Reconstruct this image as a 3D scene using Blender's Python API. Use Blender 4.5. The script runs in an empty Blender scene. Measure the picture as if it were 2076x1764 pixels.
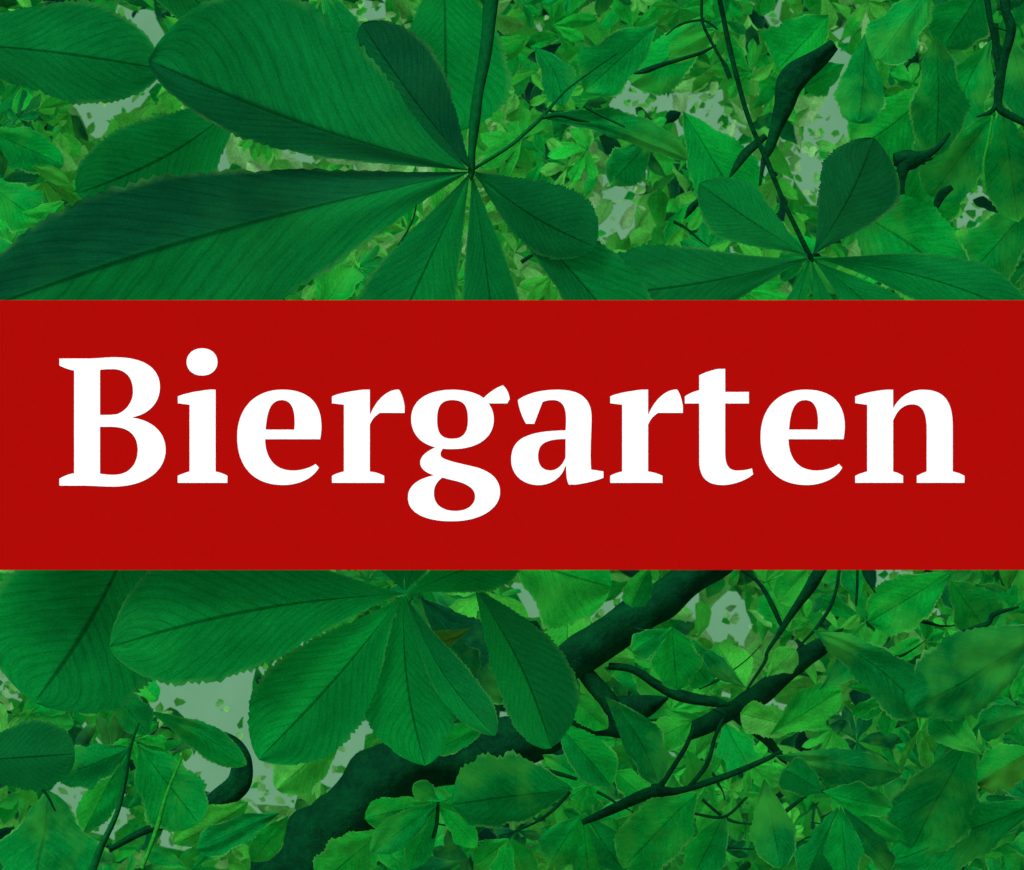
import bpy, math, random
from mathutils import Vector, Matrix, noise
random.seed(7)
R = math.radians
scene = bpy.context.scene
col = scene.collection

# ------------------------------------------------------------------ camera
TILT = R(12)
CAM = Vector((0, 0, 1.70))
HALF = 0.20                                   # half width of the view at 1 m
cam_d = bpy.data.cameras.new("camera")
cam_d.sensor_width = 36; cam_d.lens = 18 / HALF
cam_d.clip_start = 0.05; cam_d.clip_end = 2000
cam = bpy.data.objects.new("camera", cam_d); col.objects.link(cam)
cam.location = CAM; cam.rotation_euler = (R(90) + TILT, 0, 0)
scene.camera = cam
cam_d.dof.use_dof = True; cam_d.dof.focus_distance = 1.60; cam_d.dof.aperture_fstop = 64
AX_X = Vector((1, 0, 0)); AX_Y = Vector((0, -math.sin(TILT), math.cos(TILT)))
AX_F = Vector((0, math.cos(TILT), math.sin(TILT)))
KF = 2 * HALF / 2076.0
def at(fx, fy, d):
    """a traced place on the photograph (2076 wide) and its distance -> metres in the world"""
    return CAM + AX_X * ((fx - 1038) * KF * d) + AX_Y * ((882 - fy) * KF * d) + AX_F * d

# ------------------------------------------------------------------ colour helpers
def lin(c):
    c /= 255.0
    return c / 12.92 if c <= 0.04045 else ((c + 0.055) / 1.055) ** 2.4
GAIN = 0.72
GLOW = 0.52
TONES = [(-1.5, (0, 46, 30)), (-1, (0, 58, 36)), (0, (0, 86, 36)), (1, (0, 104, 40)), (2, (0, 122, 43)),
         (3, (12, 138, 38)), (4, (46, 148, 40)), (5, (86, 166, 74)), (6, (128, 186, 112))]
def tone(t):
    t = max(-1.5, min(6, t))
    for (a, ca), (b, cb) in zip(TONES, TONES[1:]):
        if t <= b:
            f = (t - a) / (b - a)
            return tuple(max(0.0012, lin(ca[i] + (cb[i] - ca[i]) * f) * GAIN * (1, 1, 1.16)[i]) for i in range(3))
BROWN = (lin(38) * .7, lin(84) * .7, lin(20) * .7)

# ------------------------------------------------------------------ materials
def mat(name):
    m = bpy.data.materials.new(name); m.use_nodes = True
    nt = m.node_tree; nt.nodes.clear()
    return m, nt, nt.nodes, nt.links
def N(nodes, kind, **kw):
    n = nodes.new(kind)
    for k, v in kw.items(): setattr(n, k, v)
    return n
def M(nt, op, a, b=None, c=None, clamp=False):
    n = nt.nodes.new('ShaderNodeMath'); n.operation = op; n.use_clamp = clamp
    for i, v in enumerate((a, b, c)):
        if v is None: continue
        if isinstance(v, (int, float)): n.inputs[i].default_value = v
        else: nt.links.new(v, n.inputs[i])
    return n.outputs[0]
def mixc(nt, f, a, b, blend='MIX'):
    n = nt.nodes.new('ShaderNodeMix'); n.data_type = 'RGBA'; n.blend_type = blend
    for s, v in ((n.inputs[0], f), (n.inputs[6], a), (n.inputs[7], b)):
        if isinstance(v, (int, float)): s.default_value = v
        elif isinstance(v, tuple): s.default_value = (*v, 1) if len(v) == 3 else v
        else: nt.links.new(v, s)
    return n.outputs[2]
def noise_n(nt, vec, scale, detail=3, rough=0.55):
    n = nt.nodes.new('ShaderNodeTexNoise'); n.inputs['Scale'].default_value = scale
    n.inputs['Detail'].default_value = detail; n.inputs['Roughness'].default_value = rough
    nt.links.new(vec, n.inputs['Vector']); return n.outputs['Fac']
def ramp(nt, v, lo, hi, a, b):
    n = nt.nodes.new('ShaderNodeMapRange'); n.clamp = True
    for i, x in enumerate((lo, hi, a, b)): n.inputs[i + 1].default_value = x
    nt.links.new(v, n.inputs[0]); return n.outputs[0]

def leaf_material(name, veins=1.0, edge=0.5, grain=900, mott=26, kv=17, contrast=1.0, yellow=.2):
    m, nt, nd, lk = mat(name)
    uv = N(nd, 'ShaderNodeUVMap', uv_map='UVMap').outputs[0]
    sep = N(nd, 'ShaderNodeSeparateXYZ'); lk.new(uv, sep.inputs[0])
    u, v = sep.outputs[0], sep.outputs[1]
    s = M(nt, 'ABSOLUTE', M(nt, 'MULTIPLY_ADD', v, 2.0, -1.0))
    geo = N(nd, 'ShaderNodeNewGeometry')
    pos = geo.outputs['Position']
    wob = M(nt, 'MULTIPLY_ADD', noise_n(nt, pos, 60, 1), 0.020, -0.010)
    ph = M(nt, 'MULTIPLY', M(nt, 'ADD', M(nt, 'MULTIPLY_ADD', s, -0.30, u), wob), kv)
    fr = M(nt, 'ABSOLUTE', M(nt, 'SUBTRACT', M(nt, 'FRACT', ph), 0.5))     # 0.5 on a vein
    line = ramp(nt, fr, 0.40, 0.5, 0.0, 1.0)
    broad = ramp(nt, fr, 0.0, 0.5, 1.05, 0.94)
    # fibres running along the lateral veins
    cb = N(nd, 'ShaderNodeCombineXYZ'); lk.new(M(nt, 'MULTIPLY', ph, 2.6), cb.inputs[0]); lk.new(M(nt, 'MULTIPLY', v, 5.0), cb.inputs[1])
    lk.new(M(nt, 'MULTIPLY', N(nd, 'ShaderNodeObjectInfo').outputs['Random'], 30), cb.inputs[2])
    fib = ramp(nt, noise_n(nt, cb.outputs[0], 1.6, 5, 0.7), 0.30, 0.70, 1 - .17 * contrast, 1 + .17 * contrast)
    mo = ramp(nt, noise_n(nt, pos, mott, 4, 0.6), 0.30, 0.72, 1 - .25 * contrast, 1 + .24 * contrast)
    gr = ramp(nt, noise_n(nt, pos, grain, 2, 0.8), 0.25, 0.75, 0.76, 1.24)
    ve = M(nt, 'MULTIPLY_ADD', line, -0.24 * veins, 1.0)
    br = M(nt, 'MULTIPLY_ADD', M(nt, 'SUBTRACT', broad, 1.0), veins, 1.0)
    rib = ramp(nt, s, 0.012, 0.040, 1 - 0.55 * min(1, veins + .3), 1.0)
    f = M(nt, 'MULTIPLY', M(nt, 'MULTIPLY', M(nt, 'MULTIPLY', fib, mo), M(nt, 'MULTIPLY', gr, ve)), M(nt, 'MULTIPLY', br, rib))
    att = N(nd, 'ShaderNodeAttribute', attribute_name='Col')
    oi = N(nd, 'ShaderNodeObjectInfo')
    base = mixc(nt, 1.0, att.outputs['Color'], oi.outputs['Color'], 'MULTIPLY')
    hs = N(nd, 'ShaderNodeVectorMath', operation='SCALE'); lk.new(base, hs.inputs[0]); lk.new(f, hs.inputs['Scale'])
    # a paler rim imitating bright edge halos, and painted yellow-green backlit highlights
    rimn = ramp(nt, noise_n(nt, pos, mott * 2.2, 3), 0.42, 0.66, 0.0, 1.0)
    rim = M(nt, 'MULTIPLY', M(nt, 'MULTIPLY', ramp(nt, s, 0.90, 0.985, 0.0, 1.0), rimn), edge)
    c2 = mixc(nt, rim, hs.outputs[0], tone(4.9))
    yel = M(nt, 'MULTIPLY', ramp(nt, noise_n(nt, pos, mott * .9, 3, .6), 0.50, 0.70, 0.0, 1.0), yellow)
    c3 = mixc(nt, yel, c2, tone(4.15))
    p = N(nd, 'ShaderNodeBsdfDiffuse'); lk.new(c3, p.inputs['Color'])
    tr = N(nd, 'ShaderNodeBsdfTranslucent'); lk.new(c3, tr.inputs['Color'])
    mx = N(nd, 'ShaderNodeMixShader'); mx.inputs[0].default_value = 0.30
    lk.new(p.outputs[0], mx.inputs[1]); lk.new(tr.outputs[0], mx.inputs[2])
    # added emission standing in for light through the blade; lifts the shade
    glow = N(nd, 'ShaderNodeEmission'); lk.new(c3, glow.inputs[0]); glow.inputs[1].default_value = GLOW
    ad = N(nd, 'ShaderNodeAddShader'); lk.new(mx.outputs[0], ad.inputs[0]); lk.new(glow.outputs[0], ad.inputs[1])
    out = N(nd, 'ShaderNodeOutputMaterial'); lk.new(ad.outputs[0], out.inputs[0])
    return m
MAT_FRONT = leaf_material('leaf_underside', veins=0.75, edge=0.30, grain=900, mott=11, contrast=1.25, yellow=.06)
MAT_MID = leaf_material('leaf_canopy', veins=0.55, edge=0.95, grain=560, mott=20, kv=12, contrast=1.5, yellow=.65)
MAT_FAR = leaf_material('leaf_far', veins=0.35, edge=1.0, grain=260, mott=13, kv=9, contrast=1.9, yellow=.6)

def bark_material():
    m, nt, nd, lk = mat('bark')
    pos = N(nd, 'ShaderNodeNewGeometry').outputs['Position']
    n1 = noise_n(nt, pos, 50, 6, .7); n2 = noise_n(nt, pos, 420, 2, .7)
    c = mixc(nt, ramp(nt, n1, .35, .7, 0, 1), (0.001, lin(36), lin(21)), (0.001, lin(60), lin(28)))
    f = ramp(nt, n2, .3, .7, .82, 1.18)
    sc = N(nd, 'ShaderNodeVectorMath', operation='SCALE'); lk.new(c, sc.inputs[0]); lk.new(f, sc.inputs['Scale'])
    p = N(nd, 'ShaderNodeBsdfPrincipled'); lk.new(sc.outputs[0], p.inputs['Base Color'])
    p.inputs['Roughness'].default_value = .9; p.inputs['Specular IOR Level'].default_value = 0
    b = N(nd, 'ShaderNodeBump'); b.inputs['Strength'].default_value = .9; b.inputs['Distance'].default_value = .006
    lk.new(n1, b.inputs['Height']); lk.new(b.outputs[0], p.inputs['Normal'])
    p.inputs['Emission Strength'].default_value = .16; lk.new(sc.outputs[0], p.inputs['Emission Color'])  # bark emits faintly to lift its darkest shade
    out = N(nd, 'ShaderNodeOutputMaterial'); lk.new(p.outputs[0], out.inputs[0])
    return m
MAT_BARK = bark_material()
def plain(name, c, rough=.8, spec=0, ngain=.06, nscale=300):
    m, nt, nd, lk = mat(name)
    pos = N(nd, 'ShaderNodeNewGeometry').outputs['Position']
    f = ramp(nt, noise_n(nt, pos, nscale, 3), .3, .7, 1 - ngain, 1 + ngain)
    rgb = N(nd, 'ShaderNodeRGB'); rgb.outputs[0].default_value = (*c, 1)
    sc = N(nd, 'ShaderNodeVectorMath', operation='SCALE'); lk.new(rgb.outputs[0], sc.inputs[0]); lk.new(f, sc.inputs['Scale'])
    p = N(nd, 'ShaderNodeBsdfPrincipled'); lk.new(sc.outputs[0], p.inputs['Base Color'])
    p.inputs['Roughness'].default_value = rough; p.inputs['Specular IOR Level'].default_value = spec
    out = N(nd, 'ShaderNodeOutputMaterial'); lk.new(p.outputs[0], out.inputs[0])
    return m
MAT_STALK = plain('green_stalk', tone(0), ngain=.25)
MAT_PALE = plain('pale_stalk', tone(3.6), ngain=.3)
MAT_RED = plain('sign_red_paint', (0.357, 0.0028, 0.0021), rough=.8, spec=.0, ngain=.006)
MAT_WHITE = plain('letter_white_paint', (.88, .88, .88), rough=.8, spec=.0, ngain=.005)
MAT_SOIL = plain('ground_gravel', (.16, .14, .11), rough=.9, ngain=.3, nscale=20)

# ------------------------------------------------------------------ scene helpers
def tag(o, label=None, cat=None, group=None, kind=None):
    if label: o['label'] = label
    if cat: o['category'] = cat
    if group: o['group'] = group
    if kind: o['kind'] = kind
    return o
def link(name, me, m, parent=None, origin=None):
    """me holds world coordinates; the object's origin is put at 'origin'"""
    o = bpy.data.objects.new(name, me); col.objects.link(o)
    if m: me.materials.append(m)
    og = origin if origin is not None else Vector((0, 0, 0))
    me.transform(Matrix.Translation(-og))
    if parent:
        o.parent = parent; o.location = og - Vector(parent['_w'])
    else:
        o.location = og
    o['_w'] = tuple(og)
    return o
def empty(name, loc):
    o = bpy.data.objects.new(name, None); col.objects.link(o); o.location = loc
    o.empty_display_size = .01; o['_w'] = tuple(loc)
    return o

def grid_leaflet(base, tip, hwl, hwr, tL, tR, nu=40, nv=8, bend=0., fold=.25, curl=0., serr=.03,
                 peak=1.6, rag=.05, normal=None, tmul=None, wave=.02, kv=17, seed=0, point=.8):
    """verts, faces, uvs, cols of one leaflet; widths in metres; +side is left of base->tip seen from the camera"""
    ax = tip - base; L = ax.length; ax = ax.normalized()
    nrm = (normal if normal is not None else -AX_F)
    nrm = (nrm - ax * nrm.dot(ax)).normalized()                      # towards the viewer
    side = nrm.cross(ax).normalized()                                 # left of the axis
    V, UV, C = [], [], []
    rr = random.Random(seed)
    off = rr.random() * 50
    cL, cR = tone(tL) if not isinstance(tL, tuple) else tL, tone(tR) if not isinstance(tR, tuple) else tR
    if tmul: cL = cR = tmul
    for i in range(nu + 1):
        t = i / nu
        w = max(0.0, math.sin(math.pi * min(1, t) ** peak)) ** point
        w = w * (1 + rag * noise.noise(Vector((t * 5 + off, off, 0))))
        mid = base + ax * (L * t) + side * (bend * L * math.sin(math.pi * t)) - nrm * (curl * L * t * t)
        for j in range(-nv, nv + 1):
            s = j / nv
            hw = hwl if s > 0 else hwr
            a = abs(s)
            sw = w * hw
            if a == 1 and serr:
                k = 2 * kv * t
                sw *= 1 + serr * (1.2 * (k - math.floor(k)) - .5) + rr.uniform(-.3, .3) * serr
            fwd = a * a * .06 * L * w
            ph = (t - .3 * a) * kv
            pleat = (abs(ph - math.floor(ph) - .5) - .25) * .0055 * L * w * min(1, a * 3)
            z = fold * a * sw + pleat + wave * L * noise.noise(Vector((t * 3 + off, s * 1.6, off * 2)))
            V.append(mid + side * (s * sw) + ax * fwd * .5 + nrm * z)
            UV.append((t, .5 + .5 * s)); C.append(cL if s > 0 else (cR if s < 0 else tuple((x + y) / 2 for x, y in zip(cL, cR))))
    W = 2 * nv + 1; F = []
    for i in range(nu):
        for j in range(W - 1):
            a = i * W + j; F.append((a, a + 1, a + W + 1, a + W))
    return V, F, UV, C
def to_mesh(name, parts):
    V, F, UV, C = [], [], [], []
    for v, f, u, c in parts:
        o = len(V); V += v; UV += u; C += c
        F += [tuple(i + o for i in q) for q in f]
    me = bpy.data.meshes.new(name); me.from_pydata([tuple(p) for p in V], [], F)
    ul = me.uv_layers.new(name='UVMap'); at_ = me.color_attributes.new('Col', 'FLOAT_COLOR', 'POINT')
    at_.data.foreach_set('color', [x for c in C for x in (*c, 1.0)])
    li = [0] * len(me.loops); me.loops.foreach_get('vertex_index', li)
    ul.data.foreach_set('uv', [x for i in li for x in UV[i]])
    me.polygons.foreach_set('use_smooth', [True] * len(me.polygons))
    me.update(); return me
def spline(pts, n=8):
    out = []
    P = [pts[0]] + list(pts) + [pts[-1]]
    for i in range(1, len(P) - 2):
        for k in range(n):
            t = k / n; a, b, c, d = P[i - 1], P[i], P[i + 1], P[i + 2]
            out.append(0.5 * ((2 * b) + (c - a) * t + (2 * a - 5 * b + 4 * c - d) * t * t + (3 * b - a - 3 * c + d) * t ** 3))
    out.append(P[-1] * 1.0); return out
def tube(fpts, d, n=8, ring=10, rough=0.2, name='branch', d2=None):
    """fpts: (fx, fy, width) on the photograph"""
    fpts = list(fpts)
    (ax_, ay_, _w0), (bx_, by_, bw_) = fpts[-2], fpts[-1]
    if bw_ > 3 and -10 < bx_ < 2086 and -10 < by_ < 1774 and not 615 < by_ < 1150:      # taper to a point
        q = math.hypot(bx_ - ax_, by_ - ay_) or 1
        fpts.append((bx_ + (bx_ - ax_) / q * bw_ * 1.3, by_ + (by_ - ay_) / q * bw_ * 1.3, max(1.5, bw_ * .12)))
    K = len(fpts)
    pts = [at(p[0], p[1], d + ((d2 - d) * i / max(1, K - 1) if d2 else 0)) for i, p in enumerate(fpts)]
    wid = [Vector((p[2] * .5 * KF * d, 0, 0)) for p in fpts]
    C = spline(pts, n); Wd = [w.x for w in spline(wid, n)]
    V, F = [], []
    for i, c in enumerate(C):
        tdir = (C[min(i + 1, len(C) - 1)] - C[max(i - 1, 0)]).normalized()
        sx = tdir.cross(AX_F).normalized(); sy = tdir.cross(sx).normalized()
        for k in range(ring):
            a = 2 * math.pi * k / ring
            r = Wd[i] * (1 + rough * (noise.noise(Vector((c.x * 30, c.z * 30, k * .9))) * 2 + 1.6 * noise.noise(Vector((c.x * 11, c.z * 11, k * .3 + 5)))))
            V.append(c + sx * math.cos(a) * r + sy * math.sin(a) * r)
    for i in range(len(C) - 1):
        for k in range(ring):
            a = i * ring + k; b = i * ring + (k + 1) % ring
            F.append((a, b, b + ring, a + ring))
    F.append(tuple(range(ring))); F.append(tuple(range(len(V) - ring, len(V))))
    me = bpy.data.meshes.new(name); me.from_pydata([tuple(p) for p in V], [], F)
    me.polygons.foreach_set('use_smooth', [True] * len(me.polygons)); me.update()
    return me, C[0]

# ------------------------------------------------------------------ setting
def ground():
    me = bpy.data.meshes.new('ground'); s = 600
    me.from_pydata([(-s, -s, 0), (s, -s, 0), (s, s, 0), (-s, s, 0)], [], [(0, 1, 2, 3)])
    tag(link('ground', me, MAT_SOIL), kind='structure')
ground()
def sky_sheet():
    # pale hazy light behind the canopy: a curved sheet standing far behind the tree
    m, nt, nd, lk = mat('hazy_sky')
    pos = N(nd, 'ShaderNodeNewGeometry').outputs['Position']
    c = mixc(nt, ramp(nt, noise_n(nt, pos, .5, 4, .6), .35, .7, 0, 1), (lin(100), lin(154), lin(116)), (lin(110), lin(163), lin(126)))
    e = N(nd, 'ShaderNodeEmission'); lk.new(c, e.inputs[0]); e.inputs[1].default_value = 1
    out = N(nd, 'ShaderNodeOutputMaterial'); lk.new(e.outputs[0], out.inputs[0])
    V, F = [], []; nu, nv, r = 40, 16, 60
    for i in range(nu + 1):
        a = R(-62 + 124 * i / nu)
        for j in range(nv + 1):
            b = R(-2 + 60 * j / nv)
            V.append((r * math.sin(a) * math.cos(b), r * math.cos(a) * math.cos(b), r * math.sin(b)))
    for i in range(nu):
        for j in range(nv):
            a = i * (nv + 1) + j; F.append((a, a + 1, a + nv + 2, a + nv + 1))
    me = bpy.data.meshes.new('sky'); me.from_pydata(V, [], F)
    me.polygons.foreach_set('use_smooth', [True] * len(me.polygons))
    tag(link('sky', me, m), kind='structure')
sky_sheet()

# ------------------------------------------------------------------ the sign
DS = 1.5
def sample_path(s):
    tok = s.replace('M', ' M ').replace('L', ' L ').replace('C', ' C ').replace('Z', ' Z ').replace(',', ' ').split()
    i = 0; polys = []; cur = []; p = None; cmd = None
    while i < len(tok):
        if tok[i] in 'MLCZ':
            cmd = tok[i]; i += 1
            if cmd == 'Z': polys.append(cur); cur = []
            continue
        if cmd in 'ML':
            p = (float(tok[i]), float(tok[i + 1])); i += 2; cur.append(p)
        else:
            q = [float(x) for x in tok[i:i + 6]]; i += 6
            for k in range(1, 17):
                t = k / 16; u = 1 - t
                cur.append((u**3 * p[0] + 3*u*u*t * q[0] + 3*u*t*t * q[2] + t**3 * q[4],
                            u**3 * p[1] + 3*u*u*t * q[1] + 3*u*t*t * q[3] + t**3 * q[5]))
            p = (q[4], q[5])
    return polys
GB = "M119,234 L450,234 C540,231 600,221 700,221 C1000,221 1163,335 1163,533 C1163,690 1050,812 882,843 L882,849 C1095,880 1222,1010 1222,1180 C1222,1410 1000,1564 680,1564 C560,1564 440,1554 365,1554 L119,1554 L119,1481 C165,1456 220,1430 272,1426 L272,361 C220,350 165,332 119,307 Z M541,353 C590,345 640,345 680,345 C760,345 883,390 883,575 C883,680 820,770 722,811 C670,819 640,820 600,820 L541,820 Z M541,943 L650,943 C840,943 932,1030 932,1185 C932,1330 840,1441 690,1441 C640,1441 590,1440 541,1428 Z"
GI = "M1348,627 C1430,593 1560,570 1680,557 L1740,557 L1740,1407 C1790,1418 1830,1433 1863,1452 L1863,1525 L1347,1525 L1347,1452 C1385,1433 1425,1418 1470,1407 L1470,715 L1348,699 Z M1600,128 C1695,128 1760,188 1760,272 C1760,352 1695,412 1600,412 C1505,412 1439,352 1439,272 C1439,188 1505,128 1600,128 Z"
GE = "M605,308 C870,308 1012,440 1012,690 C1012,735 1006,780 999,823 L427,823 C430,1000 510,1148 718,1148 C800,1148 905,1117 950,1079 L986,1117 C920,1240 760,1299 615,1299 C310,1299 137,1110 137,800 C137,490 330,308 605,308 Z M433,723 C447,520 490,417 600,417 C695,417 734,500 734,650 C734,675 731,700 729,723 Z"
GR = "M1121,378 C1200,343 1330,322 1450,308 L1514,308 L1514,560 L1520,560 C1590,395 1710,308 1800,308 L1816,308 C1845,345 1860,400 1875,476 L1875,550 L1619,550 C1565,585 1540,610 1514,674 L1514,1158 C1570,1165 1620,1180 1663,1203 L1663,1276 L1121,1276 L1121,1203 C1160,1180 1200,1168 1245,1158 L1245,465 L1121,450 Z"
GG = "M583,286 C700,286 820,315 880,367 C935,310 1000,265 1067,244 C1105,275 1130,335 1131,377 L1109,418 L929,418 C965,468 979,515 979,575 C979,740 830,857 583,857 C550,857 515,857 488,853 C475,875 466,890 466,907 C466,950 530,967 770,1022 C880,1047 1039,1105 1039,1270 C1039,1430 850,1551 575,1551 C320,1551 153,1470 153,1325 C153,1210 240,1145 404,1108 C310,1080 271,1035 271,985 C271,930 330,878 417,840 C270,805 184,705 184,565 C184,395 330,286 583,286 Z M582,386 C690,386 730,440 730,573 C730,700 685,757 582,757 C475,757 434,710 434,575 C434,440 475,386 582,386 Z M486,1130 C430,1170 403,1215 403,1283 C403,1380 470,1451 610,1451 C740,1451 799,1380 799,1312 C799,1240 730,1190 600,1160 C560,1151 520,1141 486,1130 Z"
GA = "M1590,286 C1810,286 1918,370 1918,550 C1918,680 1909,790 1909,870 C1909,930 1909,1000 1915,1053 L2032,1071 L2032,1133 C1960,1163 1850,1188 1765,1198 L1699,1198 C1678,1153 1675,1110 1673,1022 L1665,1022 C1630,1140 1520,1203 1410,1203 C1260,1203 1145,1105 1145,960 C1145,750 1300,685 1668,676 C1671,645 1673,615 1673,580 C1673,450 1640,386 1545,386 C1505,386 1475,393 1447,405 L1367,614 L1289,614 C1250,550 1220,470 1210,384 C1300,320 1430,286 1590,286 Z M1668,760 C1480,762 1404,800 1404,925 C1404,1010 1445,1062 1522,1062 C1590,1062 1645,1005 1668,935 Z"
GT = "M1030,160 C1085,130 1160,105 1232,93 L1299,93 L1299,332 L1545,332 L1545,452 L1299,452 L1299,965 C1300,1100 1340,1148 1425,1148 C1480,1148 1535,1140 1577,1125 L1589,1187 C1520,1250 1380,1299 1275,1299 C1110,1299 1030,1220 1030,1050 L1030,452 L880,452 L880,378 C925,348 975,327 1030,314 Z"
GN = "M838,350 C920,315 1060,292 1145,286 L1202,286 L1202,465 C1270,345 1370,286 1485,286 C1690,286 1775,390 1775,640 L1775,1072 C1815,1080 1855,1095 1888,1114 L1888,1181 L1430,1181 L1430,1114 C1460,1098 1490,1083 1525,1072 L1525,640 C1518,500 1480,427 1384,427 C1300,427 1235,490 1202,586 L1202,1072 C1240,1082 1270,1095 1298,1114 L1298,1181 L838,1181 L838,1114 C870,1097 910,1083 953,1072 L953,431 L838,416 Z"
a_, b_ = 2076 / 500, 2076 / 540
GLYPHS = [('B', GB, 120, 840, a_), ('i', GI, 120, 840, a_), ('e', GE, 560, 900, a_), ('r', GR, 560, 900, a_),
          ('g', GG, 980, 900, b_), ('a', GA, 980, 900, b_), ('r', GR, 1500 - 1015 / a_, 900, a_),
          ('t', GT, 1500, 900, a_), ('e', GE, 1500 + (1666 - 137) / a_, 900, a_), ('n', GN, 1920, 900, b_)]
S2F = 2076 / 2560
def build_sign():
    centre = at(1038, 882, DS + .003)
    root = empty('sign', centre)
    tag(root, 'red sign board with white serif lettering reading Biergarten across the leaves', 'sign')
    V = []; x0, x1, y0, y1 = -46, 2122, 608.7, 1155.6
    for d in (DS, DS + .006):
        for fx, fy in ((x0, y1), (x1, y1), (x1, y0), (x0, y0)):
            p = at(fx, fy, DS) + AX_F * (d - DS); V.append(tuple(p))
    F = [(0, 1, 2, 3), (7, 6, 5, 4), (0, 4, 5, 1), (1, 5, 6, 2), (2, 6, 7, 3), (3, 7, 4, 0)]
    me = bpy.data.meshes.new('board'); me.from_pydata(V, [], F)
    link('board', me, MAT_RED, root, centre)
    rot = Matrix((AX_X, AX_Y, -AX_F)).transposed().to_4x4()
    for ch, path, ox, oy, sc in GLYPHS:
        cu = bpy.data.curves.new('letter', 'CURVE'); cu.dimensions = '2D'; cu.fill_mode = 'BOTH'; cu.extrude = .0001
        for poly in sample_path(path):
            q = []
            for x, y in poly:
                fx, fy = (ox + x / sc) * S2F, (oy + y / sc) * S2F
                q.append(((fx - 1038) * KF * DS, (882 - fy) * KF * DS))
            sp = cu.splines.new('POLY'); sp.points.add(len(q) - 1); sp.use_cyclic_u = True
            for k, (x, y) in enumerate(q): sp.points[k].co = (x, y, 0, 1)
        tmp = bpy.data.objects.new('tmp', cu); col.objects.link(tmp)
        me = bpy.data.meshes.new_from_object(tmp.evaluated_get(bpy.context.evaluated_depsgraph_get()))
        bpy.data.objects.remove(tmp)
        me.name = 'letter'; me.materials.clear()
        me.transform(Matrix.Translation(CAM + AX_F * (DS - .00016)) @ rot)
        o = link('letter', me, MAT_WHITE, root, centre)
        o['label'] = 'white serif letter ' + ch
build_sign()

# ------------------------------------------------------------------ traced leaves
# leaflet: (base x, base y, tip x, tip y, half width left, half width right, tone left, tone right, bend); unequal tones paint in fold shading
def Lf(bx, by, tx, ty, hw, tn, bend=0., hwr=None, tr=None):
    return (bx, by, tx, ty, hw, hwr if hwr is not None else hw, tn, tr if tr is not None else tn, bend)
seedc = [100]
def make_leaf(label, d, leaflets, front=False, stalk=None, group=None, material=None, peak=1.6, pale=False, fold=None, point=.8):
    seedc[0] += 1
    rr = random.Random(seedc[0])
    b0 = at(leaflets[0][0], leaflets[0][1], d)
    multi = len(leaflets) > 1 or stalk
    root = None
    if multi:
        root = empty('chestnut_leaf', b0); tag(root, label, 'leaf', group)
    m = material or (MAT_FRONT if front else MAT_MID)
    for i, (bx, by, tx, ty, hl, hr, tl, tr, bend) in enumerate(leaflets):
        dd = d + i * .0022 * d / 1.5
        base, tip = at(bx, by, dd), at(tx, ty, dd + (rr.uniform(-.01, .03) if front else rr.uniform(-.04, .06)))
        nrm = (-AX_F + AX_X * rr.uniform(-.22, .22) + AX_Y * rr.uniform(-.22, .22)).normalized() if not front else -AX_F
        k = KF * dd
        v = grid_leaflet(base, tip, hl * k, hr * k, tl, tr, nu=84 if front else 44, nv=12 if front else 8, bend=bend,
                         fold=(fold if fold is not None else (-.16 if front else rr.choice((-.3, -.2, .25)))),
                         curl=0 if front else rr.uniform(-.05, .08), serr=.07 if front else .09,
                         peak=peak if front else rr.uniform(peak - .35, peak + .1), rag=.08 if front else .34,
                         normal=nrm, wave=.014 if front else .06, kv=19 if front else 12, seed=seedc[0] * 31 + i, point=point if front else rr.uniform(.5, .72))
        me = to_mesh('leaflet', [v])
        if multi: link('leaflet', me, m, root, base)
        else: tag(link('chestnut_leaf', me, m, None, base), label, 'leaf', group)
    if stalk:
        me, o0 = tube(stalk, d + .004, ring=8, name='stalk')
        link('stalk', me, MAT_PALE if pale else MAT_STALK, root, b0)
    return root

T = make_leaf
# --- upper half, front leaves
T('large seven fingered leaf above the sign, dark leaflets around a hub left of centre', 1.555, [
    Lf(957, 345, 733, 48, 66, -.3, .02, 92, -.6),
    Lf(952, 346, 300, 122, 66, -.3, .03, 245, .8),
    Lf(952, 348, -80, 640, 235, .9, -.02, 150, -.6),
    Lf(953, 350, 742, 800, 96, 1.4, .0, 104, .6),
    Lf(956, 350, 1012, 900, 70, .9, .02, 68, .7),
    Lf(958, 350, 1330, 770, 100, 1.2, .03, 52, .4),
    Lf(961, 347, 1205, 500, 92, -.1, -.05, 62, .1)],
    front=True, stalk=[(1000, -30, 26), (984, 110, 25), (968, 210, 22), (957, 300, 13), (955, 350, 12)], point=.68)
T('smaller dark fingered leaf above the right half of the sign, ending a thin twig', 1.60, [
    Lf(1645, 521, 1772, 280, 74, -.3, -.04, 92, -.2),
    Lf(1640, 519, 1418, 372, 62, .8, .02, 62, 1.1),
    Lf(1640, 523, 1170, 600, 90, .5, .03, 92, .3),
    Lf(1642, 525, 1560, 800, 44, 1.6),
    Lf(1645, 527, 1720, 800, 40, 1.4),
    Lf(1647, 526, 1880, 740, 62, 1.2, .03),
    Lf(1650, 523, 2110, 655, 62, .9, .05, 60, 1.3)], front=True)
T('broad green leaflet entering from the upper left corner, its midrib nearly level', 1.60, [
    Lf(-190, 84, 330, 140, 112, .9, .02, 94, .8)], front=True, point=.7)
T('mid green leaf partly hidden behind the two upper left leaves', 1.66, [Lf(500, 200, 158, 392, 120, 1.5, .05, 96, 1.2)], front=True, point=.6)
T('leaf hanging from the top edge beside the pale gap, upper left', 1.64, [Lf(180, -120, 480, 66, 56, 1.2, .04, 52, 1.3)], front=True, point=.6)
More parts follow.
